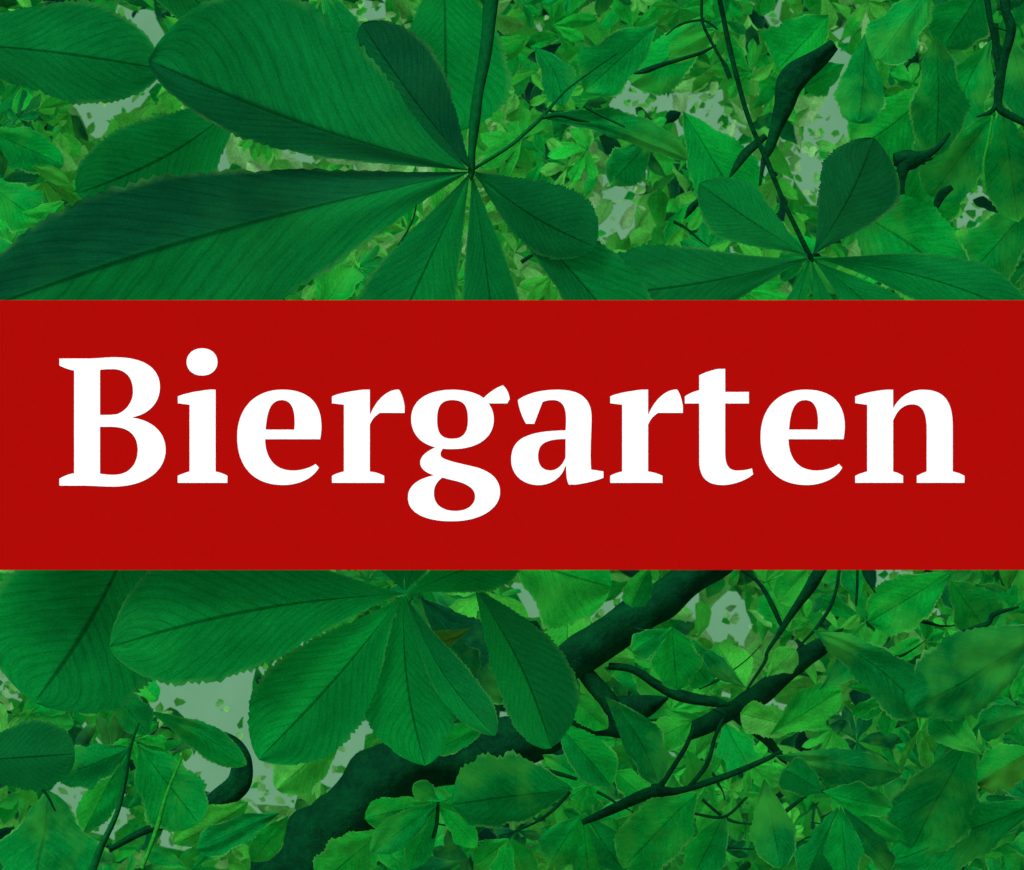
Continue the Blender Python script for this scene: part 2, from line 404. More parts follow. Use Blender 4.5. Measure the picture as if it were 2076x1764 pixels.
T('wide leaf at the top edge behind the stalk of the large fingered leaf', 1.72, [Lf(900, -90, 905, 270, 130, 1.9, .0, 95, 1.6)], front=True, point=.6)
T('curled leaf at the top edge left of the dark upright leaflet', 1.70, [Lf(640, -40, 700, 150, 40, 1.0, .1, 40, 1.6), Lf(575, -30, 545, 52, 26, -1.0, .0, 22, -.8)])
# --- lower half, front leaves
T('large fingered leaf below the sign, left of centre, with its long leaflet pointing left', 1.522, [
    Lf(818, 1203, 222, 1312, 128, 1.9, -.035, 150, 1.6),
    Lf(815, 1208, 524, 1540, 104, 2.0, .02, 116, 2.2),
    Lf(818, 1210, 862, 1552, 82, 1.7, -.04, 92, 2.1),
    Lf(822, 1208, 1004, 1492, 50, .5, -.06, 34, 1.3),
    Lf(826, 1203, 1062, 1120, 58, 2.3, .03, 58, 2.2),
    Lf(818, 1198, 720, 960, 80, 1.2), Lf(822, 1198, 900, 980, 70, 1.2)], front=True, point=.72)
T('broad leaf at the left edge just under the sign with a dark midrib', 1.54, [Lf(285, 1040, 70, 1425, 165, 1.5, .04, 205, 1.8)], front=True, point=.62)
T('drooping dark leaf below the letters g and a with a pale left margin', 1.56, [Lf(962, 1190, 1118, 1516, 96, .6, .04, 66, 1.9)], front=True, point=.6)
T('smooth dark leaf at the left edge, lower left corner', 1.70, [Lf(-90, 1545, 152, 1528, 72, .1, .0, 70, .3)], front=True, point=.5)
# --- upper right canopy leaves
D = 2.05
one = [
 ('dark leaf behind the arched twig right of the stalk', D, Lf(1335, 48, 1185, 185, 52, 1.5, .0, 62)),
 ('mid green leaf at the top right of the stalk beside the loop of twig', D + .1, Lf(1432, 30, 1282, 168, 56, 2.0, .05, 50)),
 ('narrow dark leaf halfway between the stalk and the arched twig', D, Lf(1085, 95, 1140, 215, 36, .9, .1, 34)),
 ('small dark leaf right of the large fingered leaf under the twig', D - .1, Lf(1322, 282, 1238, 372, 42, 1.4)),
 ('slender dark leaf springing from the twig fork', D - .15, Lf(1100, 238, 1400, 322, 42, 1.5, .06, 20, .7)),
 ('large bright leaf left of the long thin twig', D + .2, Lf(1385, 225, 1515, 440, 78, 2.1, .0, 70, 1.7)),
 ('round leaf inside the loop of thin twigs at the top', D, Lf(1452, 60, 1356, 118, 30, 3.0, .0, 30, 2.5)),
 ('yellowed leaf with torn edge lying against the long thin twig', 1.75, Lf(1582, 352, 1536, 436, 30, 4.0, .0, 28, 3.7)),
 ('broad leaf at the top behind the thick broken twig', D + .1, Lf(1680, 30, 1578, 138, 60, 2.4, .0, 66, 2.1)),
 ('upright oval leaf at the top right between two pale gaps', D - .1, Lf(1752, 70, 1742, 246, 50, 1.3, .02, 52, 1.5)),
 ('small round leaf beside the thick broken twig', D - .05, Lf(1712, 130, 1628, 178, 36, 2.3, .0, 34, 2.0)),
 ('leaf touching the top edge above the tall oval leaf', D, Lf(1890, -30, 1780, 116, 52, 1.6, .0, 56)),
 ('wide leaf at the top edge near the right corner', D, Lf(2010, -50, 1912, 98, 66, 1.5, .0, 60, 1.8)),
 ('tall folded leaf left of the right hand branch', D - .12, Lf(1898, 76, 1896, 318, 62, 1.2, .02, 56, 1.7)),
 ('leaf hanging directly left of the right hand branch', D, Lf(2010, 80, 1918, 306, 62, 1.6, -.05, 50, 2.0)),
 ('bright leaf between the pale gap and the tall folded leaf', D + .08, Lf(1885, 185, 1728, 306, 72, 2.2, .03, 70, 2.6)),
 ('leaf at the right edge under the branch fork', D - .1, Lf(2030, 212, 2066, 450, 62, 1.5, .0, 56, 1.8)),
 ('leaf left of the pale thread hanging from the branch fork', D - .05, Lf(2018, 226, 1888, 400, 58, 1.7, .0, 56, 1.9)),
 ('bright leaf with a long midrib above the red board at right', 1.85, Lf(1716, 416, 1962, 578, 92, 2.0, .02, 82, 1.8)),
 ('leaf above the red board below the dark bracket shaped hole', D + .1, Lf(1745, 440, 1945, 400, 78, 2.2, .0, 66, 2.4)),
 ('leaf at the right edge just above the red board', D, Lf(2105, 400, 1950, 575, 66, 1.6, .0, 66, 2.0)),
 ('dark leaf in the top right corner behind the branch', D + .05, Lf(2046, 70, 2100, 250, 46, .9, .0, 50)),
 ('leaf low at the right edge with its tip under the board', D + .05, Lf(2100, 520, 1880, 625, 60, 1.3, .0, 60, 1.6)),
 # left edge cluster
 ('small bright leaf at the left edge below the corner leaf', D, Lf(-30, 260, 128, 336, 46, 2.0, .0, 50, 1.6)),
 ('yellow tinged narrow leaf pointing down right near the left edge', D - .05, Lf(66, 335, 140, 372, 17, 3.4, .0, 15)),
 ('pale curled leaf resting on the long left leaflet near the edge', D - .1, Lf(130, 408, 50, 432, 18, 2.7, .1, 22, 3.0)),
 ('leaf at the left edge halfway down the upper foliage', D + .1, Lf(-40, 360, 80, 450, 45, 1.7, .0, 45, 2.2)),
 ('leaf at the left edge directly above the red board', D + .05, Lf(-60, 470, 90, 600, 60, 1.4, .0, 55, 1.7)),
 ('yellow green leaf tip showing under the large fingered leaf at the board', 1.95, Lf(640, 640, 715, 535, 46, 2.9, .0, 40, 2.3)),
 ('dark green leaf between the large and the small fingered leaves', 1.9, Lf(1330, 640, 1195, 545, 60, 1.0, .0, 50)),
 # lower left
 ('dark leaf below the pale opening, joined to the pale stalk', D, Lf(262, 1516, 112, 1572, 46, .8, .03, 44, 1.1)),
 ('yellow green leaf hanging left of the dark stem, lower left', D + .04, Lf(262, 1516, 165, 1690, 40, 1.8, .0, 38, 2.9)),
 ('large leaf right of the dark stem with a pale stalk across it', D - .05, Lf(278, 1508, 402, 1668, 58, 1.6, .0, 74, 1.9)),
 ('leaf crossing the pale opening from left to right', D + .05, Lf(298, 1440, 500, 1552, 28, 1.5, .04, 36, 1.9)),
 ('small leaf with ragged edge poking into the pale opening', D + .05, Lf(238, 1346, 320, 1420, 27, 1.9, .05, 24, 3.)),
 ('dark leaf left of the pale opening', D, Lf(222, 1392, 300, 1490, 38, 1.0, .0, 34, 1.4)),
 ('thin yellow leaf left of the pale opening', D - .1, Lf(232, 1392, 158, 1446, 13, 3.9, .1, 14, 3.2)),
 ('wide dark leaf in the bottom left corner', D - .05, Lf(100, 1604, 66, 1840, 120, 1.1, .0, 92, 1.3)),
 ('yellow green leaf under the dark hooked branch', D + .15, Lf(502, 1625, 350, 1716, 44, 3.1, .03, 40, 3.5)),
 ('dark narrow leaf beside the thick bough at the bottom', D + .05, Lf(566, 1648, 395, 1722, 34, 1.0, .0, 32, 1.2)),
 ('bright leaf touching the lower end of the thick bough', D + .02, Lf(585, 1652, 510, 1752, 32, 2.8, .0, 32, 2.5)),
 ('bright leaf on the right side of the thick bough at the bottom edge', D - .1, Lf(780, 1680, 640, 1800, 60, 2.6, .0, 56, 2.9)),
 ('yellow green leaf right of the wide pale opening', 2.6, Lf(690, 1490, 560, 1600, 52, 3.3, .0, 50, 3.9)),
 ('leaf in front of the bough below the down pointing leaflet', 1.8, Lf(990, 1468, 880, 1522, 26, 1.9, .0, 36, 2.5)),
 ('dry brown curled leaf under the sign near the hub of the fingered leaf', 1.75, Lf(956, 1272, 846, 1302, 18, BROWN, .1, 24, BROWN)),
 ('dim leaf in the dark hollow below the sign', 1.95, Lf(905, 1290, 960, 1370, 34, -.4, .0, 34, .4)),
 ('very dark backing leaf painted as shade deep in the hollow beside the drooping leaf', 2.1, Lf(850, 1210, 1045, 1420, 80, -1.0, .0, 66, -.8)),  # dark fill standing in for the shadow in the hollow
 # lower middle
 ('smooth dark leaf lying over the bough, bottom centre', 1.85, Lf(1160, 1598, 915, 1632, 66, 1.1, .0, 88, 1.4)),
 ('yellow lit leaf below the pale star shaped opening', 2.5, Lf(1150, 1208, 1150, 1318, 42, 3.5, .0, 40, 3.2)),
 ('bright rectangular leaf between the bough and the slanting limb', D, Lf(1136, 1392, 1232, 1478, 28, 2.9, .0, 30, 2.6)),
 ('folded dark leaf right of the smooth leaf at the bough', D - .1, Lf(1118, 1452, 1238, 1592, 50, 2.3, .0, 38, 1.5)),
 ('dark leaf along the slanting limb', D - .12, Lf(1228, 1412, 1336, 1592, 48, 1.1, .06, 36, .9)),
 ('yellow green leaf with pale margin right of the slanting limb', D, Lf(1402, 1462, 1300, 1512, 42, 2.9, .0, 40, 3.2)),
 ('small lit leaf above the node of twigs', D - .05, Lf(1224, 1580, 1268, 1512, 24, 3.2, .0, 22, 2.8)),
 ('crinkled lit leaf left of the node of twigs', D, Lf(1240, 1560, 1308, 1618, 34, 2.9, .0, 30, 2.4)),
 ('dim curled leaf above the right end of the smooth leaf', D, Lf(1100, 1530, 1190, 1580, 32, 1.6, .0, 34, 2.3)),
 ('broad leaf below the horizontal twig, bottom right of centre', D - .1, Lf(1412, 1606, 1262, 1762, 72, 2.1, .0, 66, 2.3)),
 # lower right
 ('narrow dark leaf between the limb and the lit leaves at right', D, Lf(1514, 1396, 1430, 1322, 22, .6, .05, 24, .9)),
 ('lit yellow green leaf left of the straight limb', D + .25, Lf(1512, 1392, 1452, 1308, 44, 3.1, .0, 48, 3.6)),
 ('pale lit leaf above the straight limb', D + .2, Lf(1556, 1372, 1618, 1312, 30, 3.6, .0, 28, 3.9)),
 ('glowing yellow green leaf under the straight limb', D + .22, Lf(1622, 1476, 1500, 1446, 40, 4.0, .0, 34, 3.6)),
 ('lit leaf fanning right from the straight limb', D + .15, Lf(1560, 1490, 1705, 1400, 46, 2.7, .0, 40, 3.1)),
 ('dark arched leaf at the upper end of the straight limb', D - .1, Lf(1652, 1282, 1870, 1442, 50, .9, .06, 58, .8)),
 ('dark rounded leaf under the end of the straight limb', D - .05, Lf(1660, 1400, 1752, 1330, 32, .9, .0, 26, 1.2)),
 ('broad dark leaf at the right edge below the torn dark crack', D - .1, Lf(2120, 1270, 1856, 1440, 72, 1.0, .03, 92, .7)),
 ('small arched leaf between the two dark leaves at right', D - .14, Lf(1992, 1530, 1888, 1428, 40, 1.8, .05, 40, 2.0)),
 ('large folded leaf near the right edge with a dark shaded top', D - .08, Lf(1985, 1470, 1846, 1716, 80, 1.7, .0, 96, 1.2)),
 ('dark spear shaped leaf right of the twig junction', D - .06, Lf(1574, 1532, 1840, 1570, 36, .7, .0, 42, .5)),
 ('dark leaf hanging below the twig junction', D - .04, Lf(1548, 1580, 1585, 1758, 44, .8, .0, 46, 1.3)),
 ('wide leaf along the bottom right edge', D - .05, Lf(2120, 1622, 1806, 1752, 72, 1.6, .0, 72, 1.8)),
 ('brown tinged leaf at the right edge near the bottom', D, Lf(2095, 1520, 1980, 1590, 44, BROWN, .0, 50, 2.3)),
 ('leaf at the right edge above the bottom corner', D + .04, Lf(2090, 1440, 1990, 1480, 36, 1.0, .0, 40, 1.5)),
 ('bright leaf in front of the far foliage below the sign at right', D + .1, Lf(1930, 1160, 1760, 1262, 60, 2.2, .0, 52, 2.6)),
 ('bright leaf right of the torn dark crack', D + .1, Lf(1925, 1175, 2010, 1290, 62, 2.1, .0, 50, 2.5)),
 ('leaf hanging in the two thin twigs right below the sign', D + .05, Lf(1740, 1215, 1718, 1140, 22, 1.5, .0, 26, 1.8)),
 ('lit leaf left of the slanting twigs below the sign', D + .1, Lf(1640, 1150, 1578, 1218, 36, 3.0, .0, 34, 2.6)),
 ('lit leaf behind the slanting twigs at right', D + .12, Lf(1600, 1280, 1560, 1200, 36, 2.3, .0, 32, 2.9)),
 ('leaf below the twig at the bottom with a triangular tip', D, Lf(1470, 1650, 1400, 1790, 46, 1.5, .0, 50, 2.3)),
 ('broad leaf above the twig crossing at lower right', D + .02, Lf(1470, 1468, 1520, 1560, 40, 2.1, .0, 44, 1.8)),
 ('bright leaf at the left of the twig crossing', D + .05, Lf(1392, 1520, 1420, 1600, 34, 2.7, .0, 30, 3.0)),
 ('leaf under the sign left of the thick diagonal limb', D + .35, Lf(1030, 1130, 1240, 1190, 60, 2.3, .0, 110, 2.9)),
 ('leaf with pale rim hanging over the diagonal limb', D - .05, Lf(1316, 1150, 1280, 1232, 30, 2.0, .0, 30, 2.9)),
]
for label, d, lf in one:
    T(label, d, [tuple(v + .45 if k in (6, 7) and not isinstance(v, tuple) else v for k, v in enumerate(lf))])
T('fan of three lit leaflets hanging above the bottom edge right of centre', D, [
    Lf(1178, 1650, 1108, 1762, 46, 2.7, .0, 44, 2.2), Lf(1180, 1650, 1196, 1800, 46, 2.9, .0, 40, 2.6), Lf(1184, 1650, 1266, 1772, 40, 2.0, .0, 40, 1.8)])
T('fan of small yellow green leaflets at the bottom edge, centre', D - .05, [
    Lf(1030, 1702, 962, 1756, 26, 3.4, .0, 28, 3.1), Lf(1032, 1702, 1012, 1800, 24, 2.8), Lf(1036, 1702, 1080, 1796, 32, 2.9, .0, 30, 3.2)])
T('small fingered leaf right of the thick bough on a thin dark stalk', D - .1, [
    Lf(886, 1626, 736, 1660, 32, 2.5, .0, 30, 3.), Lf(886, 1630, 752, 1728, 32, 2.0, .0, 34, 2.5), Lf(890, 1622, 838, 1590, 22, 2.4),
    Lf(892, 1626, 992, 1662, 34, 2.6, .0, 30, 3.0), Lf(888, 1632, 966, 1716, 24, 2.9), Lf(884, 1634, 830, 1760, 30, 2.3, .0, 26, 2.8)],
    stalk=[(887, 1626, 7), (885, 1672, 8), (871, 1722, 8)])
T('hanging cluster of three bright leaflets right of the diagonal limb', D, [
    Lf(1362, 1272, 1372, 1400, 54, 2.6, .0, 50, 2.9), Lf(1358, 1275, 1286, 1318, 28, 2.1, .0, 26, 2.4), Lf(1366, 1275, 1436, 1384, 40, 2.3, .0, 38, 2.7)])
T('fingered leaf with bright and dark leaflets at the bottom right', D - .08, [
    Lf(1668, 1604, 1802, 1642, 40, 2.2, .0, 26, 2.6), Lf(1704, 1634, 1718, 1790, 36, 2.0, .0, 40, 2.4), Lf(1708, 1636, 1806, 1762, 30, .5, .0, 24, .9),
    Lf(1706, 1632, 1836, 1706, 22, 2.6), Lf(1700, 1636, 1630, 1790, 40, 1.3, .0, 36, 1.8), Lf(1668, 1606, 1592, 1560, 40, 1.6, .0, 40, 1.9)],
    stalk=[(1665, 1603, 6), (1700, 1612, 8), (1750, 1628, 7), (1785, 1640, 4)])

# ------------------------------------------------------------------ branches and twigs
def branch(label, d, main, subs, mat_=None, name='chestnut_branch'):
    me, o0 = tube(main, d, name='limb', ring=14)
    root = empty(name, o0); tag(root, label, 'branch')
    link('limb', me, mat_ or MAT_BARK, root, o0)
    for s in subs:
        me, s0 = tube(s, d, name='twig', ring=8); link('twig', me, mat_ or MAT_BARK, root, s0)
branch('thick dark bough rising from the bottom edge and bending right behind the leaves', 2.42,
       [(530, 1850, 150), (612, 1745, 146), (700, 1648, 142), (790, 1570, 124), (880, 1540, 100), (980, 1520, 92), (1090, 1496, 86), (1180, 1464, 66), (1300, 1430, 44)],
       [[(1180, 1464, 50), (1300, 1478, 44), (1389, 1486, 42), (1466, 1452, 44), (1525, 1415, 44), (1588, 1371, 42), (1651, 1322, 38), (1690, 1290, 20)],
        [(1490, 1445, 34), (1543, 1488, 26), (1582, 1534, 16)]])
branch('broad dark limb running diagonally up to the sign, right of centre', 2.3,
       [(1120, 1372, 60), (1172, 1335, 84), (1231, 1289, 84), (1301, 1240, 76), (1371, 1190, 72), (1440, 1140, 70), (1600, 1030, 60)],
       [[(1172, 1345, 30), (1234, 1427, 34), (1283, 1500, 38), (1318, 1560, 30), (1338, 1612, 26)],
        [(1234, 1350, 14), (1283, 1357, 16), (1336, 1389, 18), (1387, 1413, 28), (1448, 1424, 26)],
        [(1190, 1350, 8), (1160, 1372, 8), (1136, 1400, 8)]])
branch('thin dark twig crossing the lower right foliage from the node of twigs', 2.0,
       [(1180, 1668, 10), (1240, 1642, 18), (1318, 1608, 24), (1378, 1603, 15), (1466, 1577, 12), (1553, 1540, 10), (1580, 1526, 6)],
       [[(1334, 1600, 14), (1362, 1560, 10), (1390, 1515, 9), (1405, 1480, 6)],
        [(1390, 1602, 8), (1431, 1553, 9), (1449, 1497, 8), (1463, 1465, 8)],
        [(1378, 1640, 4), (1420, 1652, 5), (1470, 1655, 6), (1510, 1620, 5)],
        [(1170, 1580, 6), (1120, 1566, 8), (1085, 1560, 8)]])
branch('forked slanting twigs coming out from under the sign at right', 1.98,
       [(1680, 1130, 22), (1650, 1180, 24), (1623, 1217, 18), (1588, 1273, 12), (1557, 1319, 8), (1550, 1343, 7), (1518, 1392, 5)],
       [[(1705, 1120, 8), (1698, 1180, 8), (1685, 1226, 8), (1658, 1270, 7), (1625, 1306, 5)],
        [(1738, 1120, 6), (1738, 1180, 6), (1736, 1222, 5)], [(1742, 1120, 6), (1752, 1165, 6), (1772, 1198, 4)],
        [(1500, 1150, 8), (1545, 1190, 9), (1585, 1268, 9)]])
branch('dark hooked branch beside the wide pale opening, lower left', 2.25,
       [(452, 1488, 10), (478, 1512, 26), (494, 1546, 36), (484, 1588, 44), (440, 1624, 38), (390, 1650, 32), (335, 1670, 24), (280, 1692, 16), (210, 1730, 9)], [])
branch('dark leafy stem climbing from the bottom edge at lower left', 1.98,
       [(178, 1790, 18), (205, 1715, 15), (236, 1650, 12), (252, 1585, 10), (263, 1520, 8), (280, 1470, 4)], [], MAT_STALK)
branch('pale slender stalk over the large leaf at lower left', 1.9, [(288, 1760, 9), (318, 1680, 8), (338, 1610, 6), (366, 1542, 4)], [], MAT_PALE)
branch('thin dark twig at the left edge near the bottom', 1.96, [(-20, 1575, 8), (40, 1590, 9), (85, 1600, 8), (110, 1640, 4)], [])
branch('long thin twig running down from the top edge to the small fingered leaf', 1.62,
       [(1452, -30, 11), (1461, 9, 11), (1484, 115, 10), (1515, 231, 10), (1553, 322, 10), (1592, 416, 9), (1620, 475, 9), (1643, 521, 10)],
       [[(1424, -20, 6), (1424, 40, 6), (1440, 80, 7), (1462, 120, 6), (1476, 155, 5)],
        [(1452, 92, 5), (1420, 108, 8), (1380, 120, 9), (1340, 132, 9), (1312, 142, 10), (1290, 148, 5)],
        [(1455, 60, 4), (1425, 42, 5), (1380, 50, 5), (1350, 72, 3)],
        [(1452, 105, 5), (1470, 130, 8), (1480, 152, 6)]])
branch('pale edged arched twig leaving the hub of the large leaf to the upper right', 1.63,
       [(960, 343, 6), (1032, 297, 8), (1066, 268, 8), (1100, 236, 8), (1140, 190, 5), (1180, 158, 4), (1250, 108, 3)],
       [[(1100, 238, 9), (1135, 232, 12), (1168, 240, 11), (1190, 246, 4)], [(1185, 215, 8), (1215, 232, 6), (1262, 255, 4)]], MAT_STALK)
branch('thick broken twig standing dark against the upper right foliage', 2.0,
       [(1690, 90, 24), (1634, 138, 46), (1602, 170, 50), (1590, 215, 34), (1572, 265, 24), (1560, 300, 20), (1548, 330, 12), (1540, 380, 4)],
       [[(1552, 275, 14), (1520, 305, 20), (1500, 330, 16), (1478, 362, 3)]])
branch('dark bracket shaped shadow gap built as a twig in the right hand foliage above the sign', 1.92,  # bark tube standing in for a shadow gap between leaves
       [(1925, 270, 6), (1900, 300, 10), (1876, 314, 18), (1848, 326, 32), (1832, 342, 24), (1830, 372, 9), (1830, 405, 9), (1834, 440, 5)],
       [[(1812, 322, 22), (1840, 322, 34), (1868, 322, 18)]])
branch('dark forked branch descending along the right edge above the sign', 1.9,
       [(2036, -30, 20), (2040, 20, 20), (2050, 60, 22), (2038, 110, 18), (2027, 160, 18), (2024, 215, 16), (2050, 236, 14), (2090, 256, 12)],
       [[(1998, -30, 12), (2006, 30, 12), (2016, 85, 11), (2024, 140, 12)], [(2024, 200, 10), (2010, 225, 12), (1985, 235, 5)]])
branch('pale thread like stalk hanging from the forked branch at right', 1.88, [(2013, 232, 5), (2004, 285, 5), (1994, 335, 5), (1998, 388, 5)], [], MAT_PALE)
branch('torn black twig in the foliage at the right edge below the sign', 2.1,
       [(1945, 1282, 6), (1985, 1270, 10), (2005, 1262, 8), (2015, 1245, 9), (2060, 1232, 5)], [])
branch('short dark twig right of the long thin twig, left of the pale specks', 1.95, [(1930, 380, 10), (1908, 396, 16), (1894, 425, 10)], [])
branch('short dark twig under the arched twig near the small yellow leaves', 2.0, [(1422, 400, 6), (1404, 420, 16), (1392, 438, 6)], [])

GAPS = [  # cx, cy, rx, ry, angle (deg, clockwise), cover inside (0 = open sky)
 (272, 62, 78, 24, 18, .15), (250, 195, 92, 24, -35, .2), (160, 240, 40, 14, -20, .35), (440, 325, 42, 20, 20, .35), (612, 328, 46, 13, 12, .35), (735, 345, 26, 13, 20, .5),
 (700, 22, 36, 18, 0, .5), (762, 32, 22, 30, 20, .5), (1302, 190, 34, 26, 30, .45), (1268, 228, 13, 20, 0, .25), (1270, 372, 30, 36, 0, .45), (1216, 472, 44, 12, -30, .4),
 (1440, 250, 44, 66, 10, .55), (1712, 208, 34, 28, 0, .15), (1660, 278, 30, 34, 20, .3), (1638, 335, 22, 44, 15, .3), (1640, 410, 16, 40, 0, .5), (1965, 425, 34, 46, 10, .5),
 (1578, 30, 24, 40, 30, .3), (1695, 60, 12, 34, -30, .3), (1766, 55, 7, 12, 0, .1), (1700, 150, 7, 16, -25, .1), (1875, 90, 10, 30, 0, .5), (1700, 110, 14, 8, -40, .1), (1520, 330, 14, 20, 0, .4),
 (1970, 520, 12, 18, -10, .3), (2000, 110, 14, 24, 10, .5), (1325, 485, 18, 10, 0, .5), (1240, 90, 8, 8, 0, .3), (1098, 60, 14, 22, 0, .5),
 (415, 1400, 92, 58, 8, 0), (330, 1395, 60, 34, 35, .12), (452, 1465, 60, 40, 40, .05), (515, 1560, 42, 44, 40, .05), (560, 1600, 44, 40, 0, .4), (710, 1490, 34, 84, 18, .1), (690, 1560, 30, 40, 10, .2),
 (155, 1640, 54, 34, 35, .05), (200, 1655, 30, 30, 0, .3), (80, 1725, 18, 22, 20, .2), (25, 1385, 34, 46, 20, .45), (50, 1180, 68, 18, -30, .35), (190, 1350, 50, 26, 10, .3), (600, 1305, 90, 14, -28, .35),
 (225, 1480, 24, 10, 10, .1), (140, 1455, 14, 12, 0, .1), (430, 1550, 40, 26, 35, .2), (355, 1705, 36, 26, 0, .4), (245, 1660, 44, 12, -20, .3),
 (1112, 1210, 42, 26, 0, 0), (1115, 1160, 10, 8, 0, 0), (1060, 1225, 22, 18, 0, .4), (1236, 1215, 20, 28, 35, .15), (1200, 1260, 24, 14, 0, .5), (1340, 1180, 12, 18, 20, .5), (1415, 1190, 36, 10, -35, .2),
 (1470, 1240, 32, 26, 40, .05), (1500, 1275, 36, 20, 20, .05), (1440, 1318, 14, 12, 0, .05), (1600, 1425, 46, 18, -38, .1), (1565, 1440, 26, 14, -30, .3), (1160, 1372, 20, 12, 20, .0),
 (1000, 1398, 16, 12, 10, .1), (1040, 1432, 18, 20, 0, .3), (1008, 1460, 12, 24, -30, .3), (1075, 1538, 14, 20, 30, .1), (1072, 1570, 22, 9, 0, .05), (1232, 1420, 10, 14, 0, .05), (1865, 1362, 12, 10, 0, .2), (1600, 1320, 20, 12, 40, .4),
 (1820, 1170, 46, 14, 10, .6), (1850, 1210, 30, 14, 0, .6), (1950, 1352, 22, 10, 0, .5), (1715, 1430, 16, 16, 0, .5), (1885, 1470, 20, 5, 0, .3),
]
rt = random.Random(77)
for q in range(80):                         # thin twigs scattered through the canopy
    fx, fy = rt.uniform(40, 2040), rt.choice((rt.uniform(20, 560), rt.uniform(1200, 1730)))
    ang = rt.uniform(-.9, .9) + (math.pi if rt.random() < .5 else 0); L = rt.uniform(60, 190); cv = rt.uniform(-.5, .5)
    pts = []
    for k in range(5):
        pts.append((fx, fy, (9 - 1.6 * k) * rt.uniform(.6, 1.1))); a = ang + cv * k * .5 + rt.uniform(-.2, .2)
        fx += math.cos(a) * L / 4; fy -= math.sin(a) * L / 4
    if any(((p[0] - g[0]) / (g[2] + 10)) ** 2 + ((p[1] - g[1]) / (g[3] + 10)) ** 2 < 2 for p in pts for g in GAPS): continue
    side = 'above' if fy < 882 else 'below'
    me, o0 = tube(pts, rt.uniform(2.15, 2.6), n=4, name='twig', ring=6)
    tag(link('twig', me, MAT_BARK, None, o0), 'thin bare dark twig between the canopy leaves ' + side + ' the sign', 'twig', 'thin twigs ' + side + ' the sign')

# ------------------------------------------------------------------ far foliage
G2 = [(cx, cy, rx, ry, math.cos(R(a)), math.sin(R(a)), c) for cx, cy, rx, ry, a, c in GAPS]
def gap(fx, fy, grow=1.0):
    """lowest cover of any gap at this place, 1 = closed foliage"""
    c = 1.0
    for cx, cy, rx, ry, ca, sa, cov in G2:
        dx, dy = fx - cx, fy - cy
        if abs(dx) > 110 or abs(dy) > 110: continue
        u = (dx * ca + dy * sa) / (rx * grow); v = (-dx * sa + dy * ca) / (ry * grow)
        q = u * u + v * v
        if q < 1: c = min(c, cov)
    return c
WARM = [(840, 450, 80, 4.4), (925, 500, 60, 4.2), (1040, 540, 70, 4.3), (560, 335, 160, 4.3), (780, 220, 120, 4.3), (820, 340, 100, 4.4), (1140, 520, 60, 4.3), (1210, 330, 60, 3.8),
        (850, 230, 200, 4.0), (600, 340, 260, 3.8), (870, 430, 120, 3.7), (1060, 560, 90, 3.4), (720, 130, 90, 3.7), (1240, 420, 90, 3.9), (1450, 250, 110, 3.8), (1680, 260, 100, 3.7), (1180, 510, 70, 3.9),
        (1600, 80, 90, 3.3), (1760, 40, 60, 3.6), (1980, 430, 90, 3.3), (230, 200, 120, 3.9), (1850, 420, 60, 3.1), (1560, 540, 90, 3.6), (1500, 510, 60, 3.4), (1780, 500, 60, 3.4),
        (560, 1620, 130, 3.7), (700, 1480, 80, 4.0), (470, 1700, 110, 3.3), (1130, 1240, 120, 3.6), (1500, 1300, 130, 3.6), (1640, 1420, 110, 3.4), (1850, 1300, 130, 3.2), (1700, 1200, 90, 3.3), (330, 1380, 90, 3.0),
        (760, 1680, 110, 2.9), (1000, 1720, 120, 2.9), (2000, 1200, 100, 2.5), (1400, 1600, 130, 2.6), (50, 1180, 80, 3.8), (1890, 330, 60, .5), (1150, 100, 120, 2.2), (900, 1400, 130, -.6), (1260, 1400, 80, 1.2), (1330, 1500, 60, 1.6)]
def warm(fx, fy):  # regional leaf tone: paints in the backlit and the dim parts of the canopy
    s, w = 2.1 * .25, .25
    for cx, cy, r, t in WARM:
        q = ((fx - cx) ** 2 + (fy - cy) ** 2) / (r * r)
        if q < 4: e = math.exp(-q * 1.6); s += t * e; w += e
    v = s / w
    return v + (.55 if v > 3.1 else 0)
def hidden(fx, fy): return 640 < fy < 1125

# prototypes of a whole leaf, unit length, facing the camera
protos = []
for k in range(8):
    rr = random.Random(900 + k); parts = []
    n = rr.choice((3, 4, 5, 5, 6, 7)); spread = rr.uniform(1.1, 2.5)
    for i in range(n):
        a = -spread + 2 * spread * i / (n - 1) + rr.uniform(-.14, .14)
        L = rr.uniform(.75, 1.05) * (1 - .25 * abs(a) / 3)
        foldv = rr.uniform(-.5, .4)
        base = Vector((0, 0, .0)); tip = Vector((math.sin(a) * L, math.cos(a) * L, rr.uniform(-.4, .15)))
        g = rr.uniform(.78, 1.2)
        g2 = g * rr.uniform(.75, 1.1)  # second half toned apart to suggest fold shading
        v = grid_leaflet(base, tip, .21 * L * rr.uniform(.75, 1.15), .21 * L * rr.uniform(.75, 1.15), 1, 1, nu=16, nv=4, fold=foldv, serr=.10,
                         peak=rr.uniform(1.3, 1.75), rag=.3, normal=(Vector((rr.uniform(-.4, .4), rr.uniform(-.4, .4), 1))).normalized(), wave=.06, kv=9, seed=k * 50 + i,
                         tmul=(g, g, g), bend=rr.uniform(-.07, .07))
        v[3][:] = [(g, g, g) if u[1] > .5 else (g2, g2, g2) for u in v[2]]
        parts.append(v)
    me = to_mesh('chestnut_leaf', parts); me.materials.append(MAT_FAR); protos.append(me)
ROT = Matrix((AX_X, AX_Y, -AX_F)).transposed().to_4x4()
placed = []; tries = 0
rr = random.Random(42)
